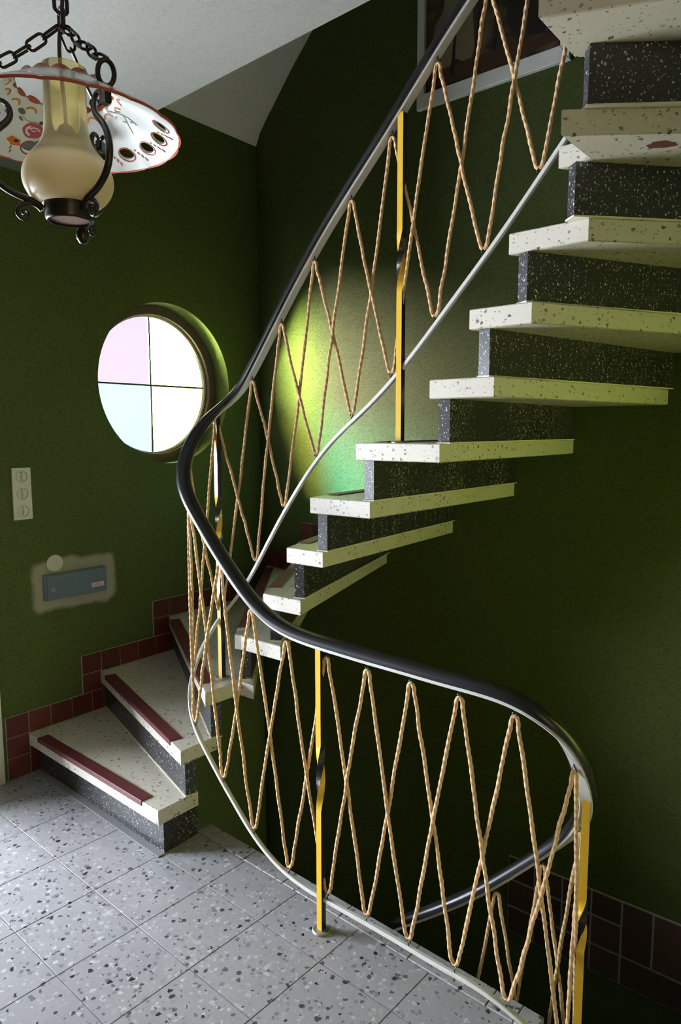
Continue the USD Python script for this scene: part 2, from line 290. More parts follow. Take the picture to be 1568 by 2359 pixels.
# left wall with the round window opening and the front door opening
WY, WZ, WR = -0.490, 1.660, 0.380
def yz_prism(poly, x0, x1):
    m = prism(poly, 0, x1 - x0)   # plan (y, z) extruded along x
    v = m.vertices.copy(); m.vertices = np.c_[x0 + v[:, 2], v[:, 0], v[:, 1]]; return m
wl = thing('wall_left', 'green stucco wall with round window and stepped red tile skirting', kind='structure')
outline = Polygon([(-4.9, -2.7), (0.16, -2.7), (0.16, 3.6), (-4.9, 3.6)])
door = sbox(-2.75, 0.0, -1.60, 2.10)
hole = Point(WY, WZ).buffer(WR, 48)
m = yz_prism(outline.difference(hole).difference(door), -0.30, 0.0)
obj('plaster', m, M['green_left'], wl)
GT = 0.0034; TH = 0.0085
def skirt_left(y0, y1, z0, z1):
    q = sbox(y0 + GT / 2, z0 + GT / 2, y1 - GT / 2, z1 - GT / 2); obj('skirting_tile', yz_rot(q, TH), rng.choice(M['skirt']), wl)
def yz_rot(q, th):
    m = prism(q, 0, th, 0.0012); v = m.vertices.copy(); m.vertices = np.c_[v[:, 2], v[:, 0], v[:, 1]]; return m
gro = []
RT = 0.0925
nose_l = {1: -1.265, 2: -0.917, 3: -0.533, 4: 0.03}
steps_l = [-1.357] + [nose_l[k] - 0.097 for k in (2, 3)] + [0.03]
# column of tiles at each step, row of tiles above each tread
for k in (1, 2, 3):
    c0, c1 = nose_l[k] - 0.096, nose_l[k]
    zb = (k - 1) * RISE + (RT if k > 1 else 0.0); zt = k * RISE + RT
    nrow = 2 if k > 1 else 3
    for r in range(nrow): skirt_left(c0, c1, zb + (zt - zb) * r / nrow, zb + (zt - zb) * (r + 1) / nrow)
    gro.append(yz_prism(sbox(c0, zb, c1, zt), 0, 0.005))
    y = c1; end = (nose_l[k + 1] - 0.0) if k < 3 else 0.02
    while y < end - 0.01:
        y2 = min(y + 0.0985, end)
        skirt_left(y, y2, k * RISE, zt); y = y2
    gro.append(yz_prism(sbox(c1, k * RISE, end, zt), 0, 0.005))
# short piece below the first tread, in front of the riser block
skirt_left(nose_l[1], nose_l[1] + 0.043, 0.0, 0.118); gro.append(yz_prism(sbox(nose_l[1], 0, nose_l[1] + .043, .118), 0, 0.005))
obj('tile_grout', cat(*gro), M['tile_grout'], wl, label='pale grout of the skirting')

# back wall, slightly bent near the corner; it goes on up and down the stairwell
wb = thing('wall_back', 'dark green stucco back wall of the stairwell behind the stairs', kind='structure')
bend = [(-0.02, 0.125), (0.06, 0.082), (0.16, 0.052), (0.34, 0.026), (0.60, 0.008), (0.95, 0.0), (3.14, 0.0)]
def xz_wall(pts, z0, z1, th):
    P = Polygon(pts + [(pts[-1][0], th + .1), (pts[0][0], th + .1)]); return prism(P, z0, z1)
obj('plaster', xz_wall(bend, -2.7, 5.2, 0.2), M['green'], wb, smooth=25)
def wall_y(x): return float(np.interp(x, [p[0] for p in bend], [p[1] for p in bend]))
def back_tile(x0, x1, z0, z1, mat, name='skirting_tile', th=TH, GT=GT):
    a, b = x0 + GT / 2, x1 - GT / 2
    q = Polygon([(a, wall_y(a) - th), (b, wall_y(b) - th), (b, wall_y(b) + .004), (a, wall_y(a) + .004)]); obj(name, prism(q, z0 + GT / 2, z1 - GT / 2, 0.001), mat, wb)
def back_grout(x0, x1, z0, z1):
    return prism(Polygon([(x0, wall_y(x0) - .005), (x1, wall_y(x1) - .005), (x1, wall_y(x1) + .004), (x0, wall_y(x0) + .004)]), z0, z1)
gro = []
nose_b = {4: 0.02, 5: 0.48, 6: 0.90, 7: 1.24, 8: 1.52, 9: 1.75, 10: 2.09, 11: 2.49, 12: 2.97}
for k in range(4, 11):
    zt = k * RISE + RT
    if k > 4:
        c0, c1 = nose_b[k] - 0.097, nose_b[k]; zb = (k - 1) * RISE + RT
        for r in range(2): back_tile(c0, c1, zb + RISE * r / 2, zb + RISE * (r + 1) / 2, rng.choice(M['skirt']))
        gro.append(back_grout(c0, c1, zb, zt))
    xx = nose_b[k]; end = nose_b[k + 1]
    gro.append(back_grout(xx, end, k * RISE, zt))
    while xx < end - 0.01:
        x2 = min(xx + 0.0985, end); back_tile(xx, x2, k * RISE, zt, rng.choice(M['skirt'])); xx = x2
obj('tile_grout', cat(*gro), M['tile_grout'], wb, label='pale grout of the skirting')
# tiles beside the flight that goes down to the cellar
gro = []
def cellar(x0, x1, z0, z1, w):
    gro.append(back_grout(x0, x1, z0, z1)); xx = x0
    while xx < x1 - .01:
        x2 = min(xx + w, x1); back_tile(xx, x2, z0, z1, rng.choice(M['cellar_tile']), 'cellar_tile', GT=0.009); xx = x2
cellar(1.592, 2.062, -0.463, -0.360, 0.1175); cellar(1.592, 2.062, -0.585, -0.463, 0.1175)
cellar(2.062, 2.90, -0.583, -0.358, 0.114); cellar(2.062, 2.90, -0.704, -0.583, 0.42); cellar(1.592, 2.062, -0.704, -0.585, 0.1175)
obj('cellar_tile_grout', cat(*gro), M['cellar_grout'], wb, label='grey grout of the cellar tiles')

# walls and ceilings outside the picture that close the place in
obj('wall_right', cat(bx(3.12, 3.30, -1.80, -1.0, -2.7, 5.2), bx(3.12, 3.30, -0.24, 0.15, -2.7, 5.2), bx(3.12, 3.30, -1.0, -0.24, -2.7, 0.40), bx(3.12, 3.30, -1.0, -0.24, 1.50, 5.2)), M['green'], label='green wall on the outer side of the upper flight', kind='structure')
obj('wall_side', cat(bx(4.2, 4.35, -4.9, -3.60, 0, ZC), bx(4.2, 4.35, -2.62, -1.80, 0, ZC), bx(4.2, 4.35, -3.60, -2.62, 2.1, ZC), bx(3.30, 4.35, -1.80, -1.65, -0.2, ZC)), M['hall_yellow'], label='ochre wall of the hall with an opening made for the added warm light', kind='structure')
obj('wall_front', bx(-0.3, 4.35, -5.05, -4.9, -0.2, ZC), M['hall_yellow'], label='ochre wall closing the hall behind the viewer', kind='structure')
ceil_poly = Polygon([(0.0, -1.125), (2.185, -1.20), (2.185, -1.44), (3.12, -1.44), (3.12, -1.80), (4.2, -1.80), (4.2, -4.9), (0.0, -4.9)])
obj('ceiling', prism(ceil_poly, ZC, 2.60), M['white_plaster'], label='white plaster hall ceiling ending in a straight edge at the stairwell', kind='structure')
# sloping roof soffit over the upper landing, rising from the left wall
rs = []
sl = [(-0.05, 2.905), (0.02, 2.930), (0.10, 2.985), (0.18, 3.035), (0.9, 3.63), (2.2, 4.70), (2.2, 4.85), (-0.05, 3.10)]
P = Polygon(sl); m = prism(P, 0, 5.2); v = m.vertices.copy(); m.vertices = np.c_[v[:, 0], -5.05 + v[:, 2], v[:, 1]]; m.invert()
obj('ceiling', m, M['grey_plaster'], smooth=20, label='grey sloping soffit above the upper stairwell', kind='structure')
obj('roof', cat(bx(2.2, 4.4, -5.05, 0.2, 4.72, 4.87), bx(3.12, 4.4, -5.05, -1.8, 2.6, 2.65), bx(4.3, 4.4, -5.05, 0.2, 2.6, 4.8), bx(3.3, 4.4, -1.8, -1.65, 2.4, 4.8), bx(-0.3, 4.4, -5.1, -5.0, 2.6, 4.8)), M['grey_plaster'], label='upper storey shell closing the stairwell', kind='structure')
obj('cellar_floor', bx(-0.3, 3.3, -2.2, 0.2, -2.8, -2.65), M['grout'], label='dark cellar floor below the stairs', kind='structure')
obj('cellar_wall', cat(bx(-0.1, 3.3, -2.25, -2.1, -2.7, -0.2), bx(-0.3, 0.0, -2.2, -1.9, -2.7, -0.2)), M['grout'], label='dark cellar wall under the hall', kind='structure')
obj('ground', bx(-9, -0.31, -9, 5, -0.35, -0.25), M['ground'], label='pale gravel ground outside the house', kind='structure')
obj('porch_screen', cat(bx(-2.9, -0.301, -1.60, -1.55, -0.3, 2.5), bx(-2.9, -0.301, -4.75, -4.65, -0.3, 2.5), bx(-3.0, -2.9, -4.75, -1.55, -0.3, 2.5), bx(-3.0, -0.301, -4.75, -1.55, 2.5, 2.6)), M['white_plaster'], label='unseen white walls and roof added outside the front door to block light', kind='structure')  # unseen enclosure added to shut sky and haze light out of the doorway
obj('porch_floor', bx(-2.9, -0.301, -4.65, -1.60, -0.249, -0.02), M['edge_stone'], label='pale stone floor of the porch', kind='structure')
obj('sky_screen_box', cat(bx(4.35, 5.3, -3.8, -3.7, -0.1, 2.3), bx(4.35, 5.3, -2.5, -2.4, -0.1, 2.3), bx(5.2, 5.3, -3.7, -2.5, -0.1, 2.3), bx(4.35, 5.3, -3.8, -2.4, 2.2, 2.3), bx(4.2, 5.3, -3.8, -2.4, -0.1, 0)), M['white_plaster'], label='unseen box added behind the hall opening to keep sky light out', kind='structure')  # unseen box added to stop sky light leaking through the hall opening

# round window
wn = thing('window_1', 'round window with four panes of lilac, straw, blue and amber glass', kind='structure')
XG, RG = -0.150, 0.338
ring = Point(WY, WZ).buffer(WR + .02, 48).difference(Point(WY, WZ).buffer(RG, 48))
obj('frame', yz_prism(ring, XG - 0.03, XG + 0.045), M['win_frame'], wn, label='brown ring frame')
obj('frame_bead', yz_prism(Point(WY, WZ).buffer(RG + .002, 48).difference(Point(WY, WZ).buffer(RG - .010, 48)), XG - 0.01, XG + 0.016), M['frame_white'], wn, label='pale bead along the frame')
disc = Point(WY, WZ).buffer(RG, 48); b = 0.0022
for nm, q in (('glass_lilac', sbox(-2, WZ + b, WY - b, 3)), ('glass_straw', sbox(WY + b, WZ + b, 1, 3)), ('glass_blue', sbox(-2, 0, WY - b, WZ - b)), ('glass_amber', sbox(WY + b, 0, 1, WZ - b))):
    obj('pane', yz_prism(disc.intersection(q), XG - 0.002, XG + 0.002), M[nm], wn, label=nm.split('_')[1] + ' coloured glass pane')
obj('glazing_bar', cat(bx(XG - .006, XG + .006, WY - RG, WY + RG, WZ - .0035, WZ + .0035), bx(XG - .0055, XG + .0055, WY - .0035, WY + .0035, WZ - RG, WZ + RG)), M['came'], wn)

w2 = thing('added_window_2', 'added unseen side window of straw coloured glass in the right stairwell wall', kind='structure')  # unseen window added so yellow-green sky light reaches the tread backs
obj('frame', cat(bx(3.19, 3.24, -1.0, -0.96, 0.40, 1.50), bx(3.19, 3.24, -0.28, -0.24, 0.40, 1.50), bx(3.19, 3.24, -0.96, -0.28, 0.40, 0.44), bx(3.19, 3.24, -0.96, -0.28, 1.46, 1.50)), M['win_frame'], w2)
obj('pane', bx(3.213, 3.217, -0.96, -0.28, 0.44, 1.46), M['glass_dim'], w2)

# front door frame: only its jamb is in the picture, at the left edge
dr = thing('door_1', 'pale painted frame of the front door at the left edge', kind='structure')
obj('door_frame', cat(bx(-0.20, 0.0, -1.66, -1.60, 0, 2.10), bx(0.0, 0.014, -1.66, -1.378, 0, 2.14), bx(-0.20, 0.014, -2.81, -2.75, 0, 2.14), bx(-0.20, 0.014, -2.75, -1.66, 2.08, 2.14)), M['door_paint'], dr)
obj('threshold', bx(-0.30, -0.01, -2.75, -1.66, -0.02, 0.0), M['edge_stone'], dr)

# ------------------------------------------------------------------ staircase
st = thing('staircase', 'winding staircase of cream terrazzo treads on black terrazzo risers', 'staircase')
YI, XI = -0.945, 0.943
TP = {  # tread plans: inner front, [inner kink], inner back, outer back, [corner], outer front
 1: [(0.938, -1.297), (0.938, -1.128), (0.0, -0.842), (0.0, -1.267)],
 2: [(0.942, -1.201), (0.942, -1.021), (0.0, -0.455), (0.0, -0.922)],
 3: [(0.945, -1.091), (0.950, -0.938), (1.025, -0.936), (0.12, 0.050), (0.0, 0.10), (0.0, -0.535)],
 4: [(0.943, -0.947), (0.968, -0.939), (1.166, -0.939), (0.53, 0.012), (0.08, 0.070)],
 5: [(1.088, -0.942), (1.259, -0.937), (0.942, 0.0), (0.48, 0.012)],
 6: [(1.206, -0.945), (1.360, -0.940), (1.289, 0.0), (0.90, 0.0)],
 7: [(1.315, -0.948), (1.552, -0.945), (1.568, 0.0), (1.24, 0.0)],
 8: [(1.501, -0.947), (1.791, -0.945), (1.803, 0.0), (1.52, 0.0)],
 9: [(1.758, -0.947), (1.952, -0.947), (2.130, 0.0), (1.75, 0.0)],
 10: [(1.878, -0.948), (2.053, -0.955), (2.546, 0.0), (2.09, 0.0)],
 11: [(1.981, -0.940), (2.183, -0.947), (3.03, 0.0), (2.49, 0.0)],
 12: [(2.106, -0.947), (2.186, -0.945), (2.185, -1.129), (3.12, -0.436), (3.12, 0.0), (2.97, 0.0)],
 13: [(2.185, -1.070), (2.185, -1.255), (3.12, -0.83), (3.12, -0.39)],
 14: [(2.185, -1.195), (2.185, -1.420), (3.12, -1.25), (3.12, -0.78)],
}
def riser_plan(k, back=0.020, th=0.036, inset=0.016):
    p = TP[k]; a = np.array(p[0], float); b = np.array(p[-1], float); d = (b - a) / np.linalg.norm(b - a)
    n = np.array([-d[1], d[0]]); c = Polygon(p).centroid; 
    if n @ (np.array([c.x, c.y]) - a) < 0: n = -n
    a2 = a + n * back; Lb = np.linalg.norm(b - a)
    # pull the inner end in from the tread's end
    q = [a + d * inset + n * back, a + d * inset + n * (back + th), b + n * (back + th) + d * .0, b + n * back]
    return Polygon(q)
room_poly = Polygon([(0, -1.3), (0, 0.1), (0.16, 0.052), (0.34, 0.026), (0.6, 0.008), (0.95, 0), (3.12, 0), (3.12, -1.5), (2.1, -1.5), (0.9, -1.4)])
for k in range(1, 15):
    P = Polygon(TP[k])
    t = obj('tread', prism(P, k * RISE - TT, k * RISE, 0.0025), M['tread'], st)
    if k == 1:
        obj('base_block', prism([(0.0, -1.225), (0.916, -1.262), (0.911, -1.113), (0.0, -0.90)], 0.0, RISE - TT), M['riser'], st, label='solid black terrazzo block under the lowest tread')
    else:
        R = riser_plan(k).intersection(room_poly)
        if R.geom_type != 'Polygon': R = max(R.geoms, key=lambda g: g.area)
        r_ = obj('riser', prism(R, (k - 1) * RISE + 0.004, k * RISE - TT, 0.0012), M['riser'], st)
        obj('mortar_joint', prism(R.buffer(0.003, join_style=2).intersection(room_poly), (k - 1) * RISE, (k - 1) * RISE + 0.004), M['mortar'], r_)
    # anti-slip strip along the nosing
    a = np.array(TP[k][0]); b_ = np.array(TP[k][-1]); d = (b_ - a) / np.linalg.norm(b_ - a); n = np.array([-d[1], d[0]]); c = P.centroid
    if n @ (np.array([c.x, c.y]) - a) < 0: n = -n
    Lk = np.linalg.norm(b_ - a); w = 0.045
    # L-shaped section: flat on the tread and a small lip over the front edge
    s0, s1 = a + d * 0.096, b_ - d * 0.088
    T0 = np.array([*s0, k * RISE]); T1 = np.array([*s1, k * RISE]); N3 = np.array([*n, 0]); D3 = np.array([*d, 0])
    sec = [(-0.003, -0.014), (-0.003, 0.0015), (-0.001, 0.0035), (w - .001, 0.0035), (w, 0.0015), (w, 0.0), (0.0, 0.0), (0.0, -0.014)]
    V = np.array([[*(p0 + N3 * u + np.array([0, 0, z]))] for p0 in (T0, T1) for u, z in sec]); ks = len(sec); Fc = []
    for i in range(ks):
        j = (i + 1) % ks; Fc += [[i, j, ks + j], [i, ks + j, ks + i]]
    vt, ft = trimesh.creation.triangulate_polygon(Polygon(sec), engine='earcut'); sa_ = np.array(sec); ix = [int(np.argmin(np.linalg.norm(sa_ - q, axis=1))) for q in vt]
    Fc += [[ix[f[0]], ix[f[1]], ix[f[2]]] for f in ft] + [[ks + ix[f[0]], ks + ix[f[2]], ks + ix[f[1]]] for f in ft]
    sm = trimesh.Trimesh(V, Fc, process=False); trimesh.repair.fix_normals(sm)
    obj('anti_slip_strip', sm, M['strip'], t, label='dark red anti-slip strip')
    if k == 12:
        th = np.linspace(0, 2 * math.pi, 40, endpoint=False); rr = 1 + 0.10 * np.sin(3 * th + 1) + 0.07 * np.sin(7 * th)
        q = Polygon(np.c_[2.335 + 0.031 * rr * np.cos(th), -0.945 + 0.019 * rr * np.sin(th)])
        obj('stain', prism(affinity.rotate(q, 40), k * RISE - TT - 0.0006, k * RISE - TT + 0.001), M['stain'], t, label='red-brown paint blotch on the underside')
# the flight down to the cellar, same plan one storey lower
sd = thing('staircase', 'dark flight going down to the cellar below the railing', 'staircase')
for k in range(5, 15):
    z = k * RISE - 2.625
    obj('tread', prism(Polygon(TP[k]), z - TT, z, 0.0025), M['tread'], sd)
    R = riser_plan(k).intersection(room_poly)
    if R.geom_type == 'Polygon': obj('riser', prism(R, z - RISE, z - TT), M['riser'], sd)

# ------------------------------------------------------------------ railing
# x, y, height of the lower bar, height of the top bar: hall run, tight turn, rising run
main = np.array([[1.976, -1.2, 0.091, 0.834], [1.856, -1.198, 0.093, 0.836], [1.736, -1.197, 0.095, 0.838], [1.616, -1.199, 0.098, 0.843], [1.496, -1.202, 0.107, 0.852], [1.376, -1.203, 0.141, 0.884], [1.256, -1.2, 0.216, 0.96], [1.206, -1.196, 0.255, 1.001], [1.156, -1.194, 0.298, 1.047], [1.106, -1.192, 0.345, 1.097], [1.056, -1.19, 0.394, 1.149], [1.007, -1.185, 0.444, 1.2], [0.96, -1.169, 0.497, 1.253], [0.921, -1.137, 0.55, 1.305], [0.894, -1.096, 0.602, 1.356], [0.876, -1.049, 0.653, 1.405], [0.868, -0.999, 0.704, 1.451], [0.876, -0.951, 0.759, 1.492], [0.91, -0.914, 0.818, 1.533], [0.956, -0.897, 0.884, 1.581], [1.006, -0.894, 0.954, 1.638], [1.056, -0.895, 1.026, 1.698], [1.106, -0.897, 1.096, 1.759], [1.156, -0.898, 1.164, 1.821], [1.256, -0.898, 1.29, 1.943], [1.366, -0.897, 1.402, 2.066], [1.476, -0.897, 1.485, 2.175], [1.586, -0.897, 1.573, 2.283], [1.696, -0.897, 1.68, 2.396], [1.806, -0.897, 1.797, 2.504], [1.916, -0.897, 1.915, 2.60], [2.02, -0.897, 2.035, 2.69], [2.12, -0.902, 2.15, 2.78], [2.22, -0.925, 2.26, 2.87], [2.30, -0.99, 2.37, 2.97], [2.335, -1.12, 2.52, 3.10], [2.34, -1.32, 2.72, 3.28]])
# the lower run: round the end post and down beside the cellar flight
low = np.array([[2.08, -1.199, 0.088, 0.832], [2.151, -1.194, 0.070, 0.822], [2.225, -1.175, 0.025, 0.782], [2.263, -1.129, -0.045, 0.708], [2.270, -1.072, -0.14, 0.609], [2.248, -1.003, -0.25, 0.50], [2.175, -0.942, -0.37, 0.379], [2.053, -0.91, -0.51, 0.237], [1.898, -0.90, -0.67, 0.079], [1.697, -0.90, -0.85, -0.09], [1.455, -0.90, -1.05, -0.29], [1.10, -0.90, -1.35, -0.59]])[::-1]
pts4 = np.vstack([low, main])
s4 = np.r_[0, np.cumsum(np.linalg.norm(np.diff(pts4[:, :2], axis=0), axis=1))]
sF = np.linspace(0, s4[-1], 600); full = CubicSpline(s4, pts4)(sF)
# smooth the join
for _ in range(8):
    full[1:-1] = full[1:-1] * 0.5 + (full[:-2] + full[2:]) * 0.25
sF = np.r_[0, np.cumsum(np.linalg.norm(np.diff(full[:, :2], axis=0), axis=1))]
n = int(sF[-1] / 0.012); S = np.linspace(0, sF[-1], n)
full = np.c_[[np.interp(S, sF, full[:, i]) for i in range(4)]].T
kA = int(np.argmin(np.linalg.norm(full[:, :2] - [2.146, -1.195], axis=1))); sD = float(S[kA]) - 0.041     # where the hall run begins
def at(s): return np.array([np.interp(s, S, full[:, i]) for i in range(4)])
rl = thing('stair_railing', 'black handrail on yellow and black twisted posts with zigzag hemp ropes', 'railing')
up = np.array([0, 0, 1.0])
topP, botP = full[:, [0, 1, 3]], full[:, [0, 1, 2]]
hand = np.array([(-0.024, -0.006), (-0.0245, 0.003), (-0.021, 0.011), (-0.013, 0.016), (0, 0.0175), (0.013, 0.016), (0.021, 0.011), (0.0245, 0.003), (0.024, -0.006), (0.019, -0.0075), (-0.019, -0.0075)]) 
obj('handrail', sweep(topP + [0, 0, 0.0135], hand, up), M['black_rail'], rl, smooth=50, label='black plastic handrail')
obj('top_bar', sweep(topP, rrect(0.031, 0.011, 0.002, 1), up), M['alu'], rl, smooth=40, label='white flat bar under the handrail')
obj('bottom_bar', sweep(botP, rrect(0.013, 0.0125, 0.002, 1), up), M['alu'], rl, smooth=40, label='white lower bar')

def post(px, py, z0, z1, zt0, zt1, flange=None, ang=0.0):
    a = 0.00925; zs = np.unique(np.r_[np.linspace(z0, zt1, 4), np.linspace(zt1, zt0, 40), np.linspace(zt0, z1, 4)])
    tw = np.clip((zt0 - zs) / (zt0 - zt1), 0, 1); tw = (0.75 * tw + 0.25 * tw * tw * (3 - 2 * tw)) * math.pi
    V, T_, Fc = [], [], []
    crn = np.array([(-a, -a), (a, -a), (a, a), (-a, a)])
    for f in range(4):
        tone = 0.0 if f in (0, 2) else 1.0
        b0 = len(V)
        for z, t in zip(zs, tw):
            t = ang - t; c, s = math.cos(t), math.sin(t)
            for q in (crn[f], crn[(f + 1) % 4]):
                V.append((px + c * q[0] - s * q[1], py + s * q[0] + c * q[1], z)); T_.append(tone)
        for i in range(len(zs) - 1):
            r0 = b0 + 2 * i; Fc += [[r0, r0 + 1, r0 + 3], [r0, r0 + 3, r0 + 2]]
    for zi, fl in ((0, 1), (len(zs) - 1, 0)):
        b0 = len(V); t = ang - tw[zi]; c, s = math.cos(t), math.sin(t)
        for q in crn: V.append((px + c * q[0] - s * q[1], py + s * q[0] + c * q[1], zs[zi])); T_.append(1.0)
        Fc += ([[b0, b0 + 2, b0 + 1], [b0, b0 + 3, b0 + 2]] if fl else [[b0, b0 + 1, b0 + 2], [b0, b0 + 2, b0 + 3]])
    p = obj('post', trimesh.Trimesh(np.array(V), Fc, process=False), M['post'], rl, tone=T_, label='square post with yellow and black faces and a twist')
    if flange is not None:
        f = lathe([(0, flange), (0.027, flange), (0.027, flange + .003), (0.024, flange + .006), (0.0, flange + .0065)], 32); f.apply_translation([px, py, 0])
        obj('base_flange', f, M['flange'], p, smooth=40, label='round grey foot plate')
post(1.576, -1.204, 0.002, 0.856, 0.565, 0.370, 0.0005)
post(0.876, -0.952, 0.527, 1.492, 1.205, 1.030, 3 * RISE)
post(1.628, -0.900, 1.402, 2.318, 2.000, 1.830, 8 * RISE)
pD = np.array([2.268, -1.050, 0, 0.580])
post(pD[0], pD[1], -0.55, pD[3], 0.33, 0.20, None, 0.30)

# hooks and ropes: every hook of the lower bar stands below one of the top bar; ropes cross between neighbours
sA = sD + 0.041
hs = [sA + 0.1385 * i for i in range(5)]
while hs[-1] < sA + 2.80: hs.append(hs[-1] + 0.1476)
lo = [sA]
while lo[0] > 0.75: lo.insert(0, lo[0] - 0.142)
hs = lo[:-1] + hs
def hook(p, sgn):
    x_, y_, z_ = p
    q = spl([(0, 0, 0.0), (0.001, 0, -0.010 * sgn), (0.005, 0.001, -0.019 * sgn), (0.0, 0.002, -0.0245 * sgn), (-0.006, 0.001, -0.019 * sgn), (-0.004, 0, -0.0125 * sgn)], 14)
    obj('hook', tube(q + [x_, y_, z_], 0.0017, 6), M['hook'], rl)
HT, HB = [], []
for s in hs:
    a = at(s)
    HT.append(np.array([a[0], a[1], a[3] - 0.0055])); HB.append(np.array([a[0], a[1], a[2] + 0.006]))
for p in HT: hook(p, 1)
for p in HB: hook(p, -1)
def tang(s): d = at(s + .004)[:2] - at(s - .004)[:2]; return d / np.linalg.norm(d)
rope_r = 0.0048
def rope_prof(P):
    """Three-strand twisted cord along a polyline."""
    L = np.r_[0, np.cumsum(np.linalg.norm(np.diff(P, axis=0), axis=1))]; n_ = int(L[-1] / 0.0042); q = np.linspace(0, L[-1], n_)
    P = np.c_[[np.interp(q, L, P[:, i]) for i in range(3)]].T
    P, T, Sd, N = frames(P); kS = 12; th = np.arange(kS) * 2 * math.pi / kS
    V = []
    for i in range(len(P)):
        r = rope_r * (1 + 0.15 * np.cos(3 * (th - q[i] / 0.0105))) * (1 + 0.05 * math.sin(q[i] * 37))
        V.append(P[i] + np.outer(r * np.cos(th), Sd[i]) + np.outer(r * np.sin(th), N[i]))
    V = np.vstack(V); i, j = np.meshgrid(np.arange(len(P) - 1), np.arange(kS), indexing='ij'); i, j = i.ravel(), j.ravel(); l = (j + 1) % kS
    F1 = np.c_[i * kS + j, i * kS + l, (i + 1) * kS + l]; F2 = np.c_[i * kS + j, (i + 1) * kS + l, (i + 1) * kS + j]
    return trimesh.Trimesh(V, np.vstack([F1, F2]), process=False)
for k in range(1, len(hs) - 1):
    t3 = np.array([*tang(hs[k]), 0]); side = np.cross(t3, up) * (0.0045 if k % 2 else -0.0045)
    apex = HT[k] - [0, 0, 0.0195]
    tp, tn = np.array([*tang(hs[k - 1]), 0]), np.array([*tang(hs[k + 1]), 0])
    b0 = HB[k - 1] + [0, 0, 0.0215]; b1 = HB[k + 1] + [0, 0, 0.0215]
    w0, w1 = 0.0085, 0.0085
    pts = [b0 + tp * 0.001 - [0, 0, .001], b0 + tp * 0.0065 + [0, 0, 0.003]]
    A, Bq = b0 + tp * 0.0105 + [0, 0, 0.014], apex - t3 * w0 - [0, 0, 0.020]
    for u in np.linspace(0, 1, 16): pts.append(A + (Bq - A) * u + side * math.sin(math.pi * u) + nrg.normal(0, 0.0007, 3))
    pts += [apex - t3 * 0.0052 - [0, 0, 0.004], apex + [0, 0, 0.0005], apex + t3 * 0.0052 - [0, 0, 0.004]]
    A, Bq = apex + t3 * w1 - [0, 0, 0.020], b1 - tn * 0.0105 + [0, 0, 0.014]
    for u in np.linspace(0, 1, 16): pts.append(A + (Bq - A) * u + side * math.sin(math.pi * u) + nrg.normal(0, 0.0007, 3))
    pts += [b1 - tn * 0.0065 + [0, 0, 0.003], b1 - tn * 0.001 - [0, 0, .001]]
    obj('rope', rope_prof(spl(pts, 260)), M['rope'], rl, smooth=True)

# ------------------------------------------------------------------ things on the walls
def facing(m, x0):   # local (u right = +y, v up, depth) -> on the left wall
    v = m.vertices.copy(); m.vertices = np.c_[x0 + v[:, 2], v[:, 0], v[:, 1]]; return m
# triple socket
so = thing('wall_socket', 'cream plate with three round sockets on the green wall, left of the round window', 'socket', (0.0, -1.239, 1.183))
pl = prism(sbox(-0.039, -0.106, 0.039, 0.106), 0, 0.009, 0.0015)
P = man(pl)
for dz in (0.071, 0.0, -0.071):
    c = trimesh.creation.cylinder(0.0225, 0.02, sections=40); c.apply_translation([0, dz, 0.009 + 0.0045]); P = P - man(c)
obj('plate', facing(tri(P), 0), M['white_plastic'], so)
for dz in (0.071, 0.0, -0.071):
    c = prism(Point(0, dz).buffer(0.0225, 24).difference(sbox(-0.0055, dz - .0115, 0.0055, dz + .0115)), 0.001, 0.0045, 0)
    s_ = obj('socket', facing(c, 0), M['white_plastic'], so)
    obj('socket_rim', facing(prism(Point(0, dz).buffer(0.0242, 24).difference(Point(0, dz).buffer(0.0222, 24)), 0.0085, 0.0098), 0), M['plate_line'], s_)
    obj('shutter', facing(cat(*[bx(-.0055, .0055, dz - .0115 + i * .0046, dz - .0115 + i * .0046 + .0034, .001, .0036) for i in range(5)]), 0), M['plate_line'], s_)
    for e in (-0.0155, 0.0155):
        h = trimesh.creation.cylinder(0.0022, 0.003, sections=12); h.apply_translation([0, dz + e, 0.0042]); obj('pin_hole', facing(h, 0), M['black'], s_)
# round cover plate
cv = lathe([(0, 0), (0.037, 0), (0.037, 0.0035), (0.0345, 0.006), (0, 0.0068)], 48)
jc = thing('junction_cover', 'round cream cover disc on the green wall above the meter box', 'cover plate', (0.0, -1.113, 0.876))
obj('disc', facing(cv, 0), M['cover_white'], jc, smooth=35)
# meter box, let into the wall and standing proud
mb = thing('meter_box', 'grey-blue metal meter box with a lock and a sticker on the green wall', 'meter box', (0.0, -1.024, 0.778))
obj('housing', facing(prism(sbox(-0.147, -0.054, 0.139, 0.055), -0.02, 0.020, 0.002), 0), M['box_blue'], mb)
dmesh = prism(sbox(-0.139, -0.0535, 0.1395, 0.0525), 0.021, 0.028, 0.002)
dd = obj('door', facing(dmesh, 0), M['box_blue'], mb)
lk = lathe([(0, .028), (0.0085, .028), (0.0085, .0305), (0.006, .032), (0, .032)], 24); lk.apply_translation([-0.115, -0.010, 0]); obj('lock', facing(lk, 0), M['flange'], dd, smooth=30)
obj('keyhole', facing(bx(-0.1165, -0.1135, -0.0145, -0.0055, .031, .0325), 0), M['black'], dd)
stk = obj('sticker', facing(prism(sbox(0.064, -0.030, 0.124, -0.010), 0.028, 0.0286), 0), M['sticker'], dd, label='small white sticker with a red heart')
th = np.linspace(0, 2 * math.pi, 40, endpoint=False)
heart = Polygon(np.c_[16 * np.sin(th) ** 3, 13 * np.cos(th) - 5 * np.cos(2 * th) - 2 * np.cos(3 * th) - np.cos(4 * th)] * 0.00030 + [0.0955, -0.020])
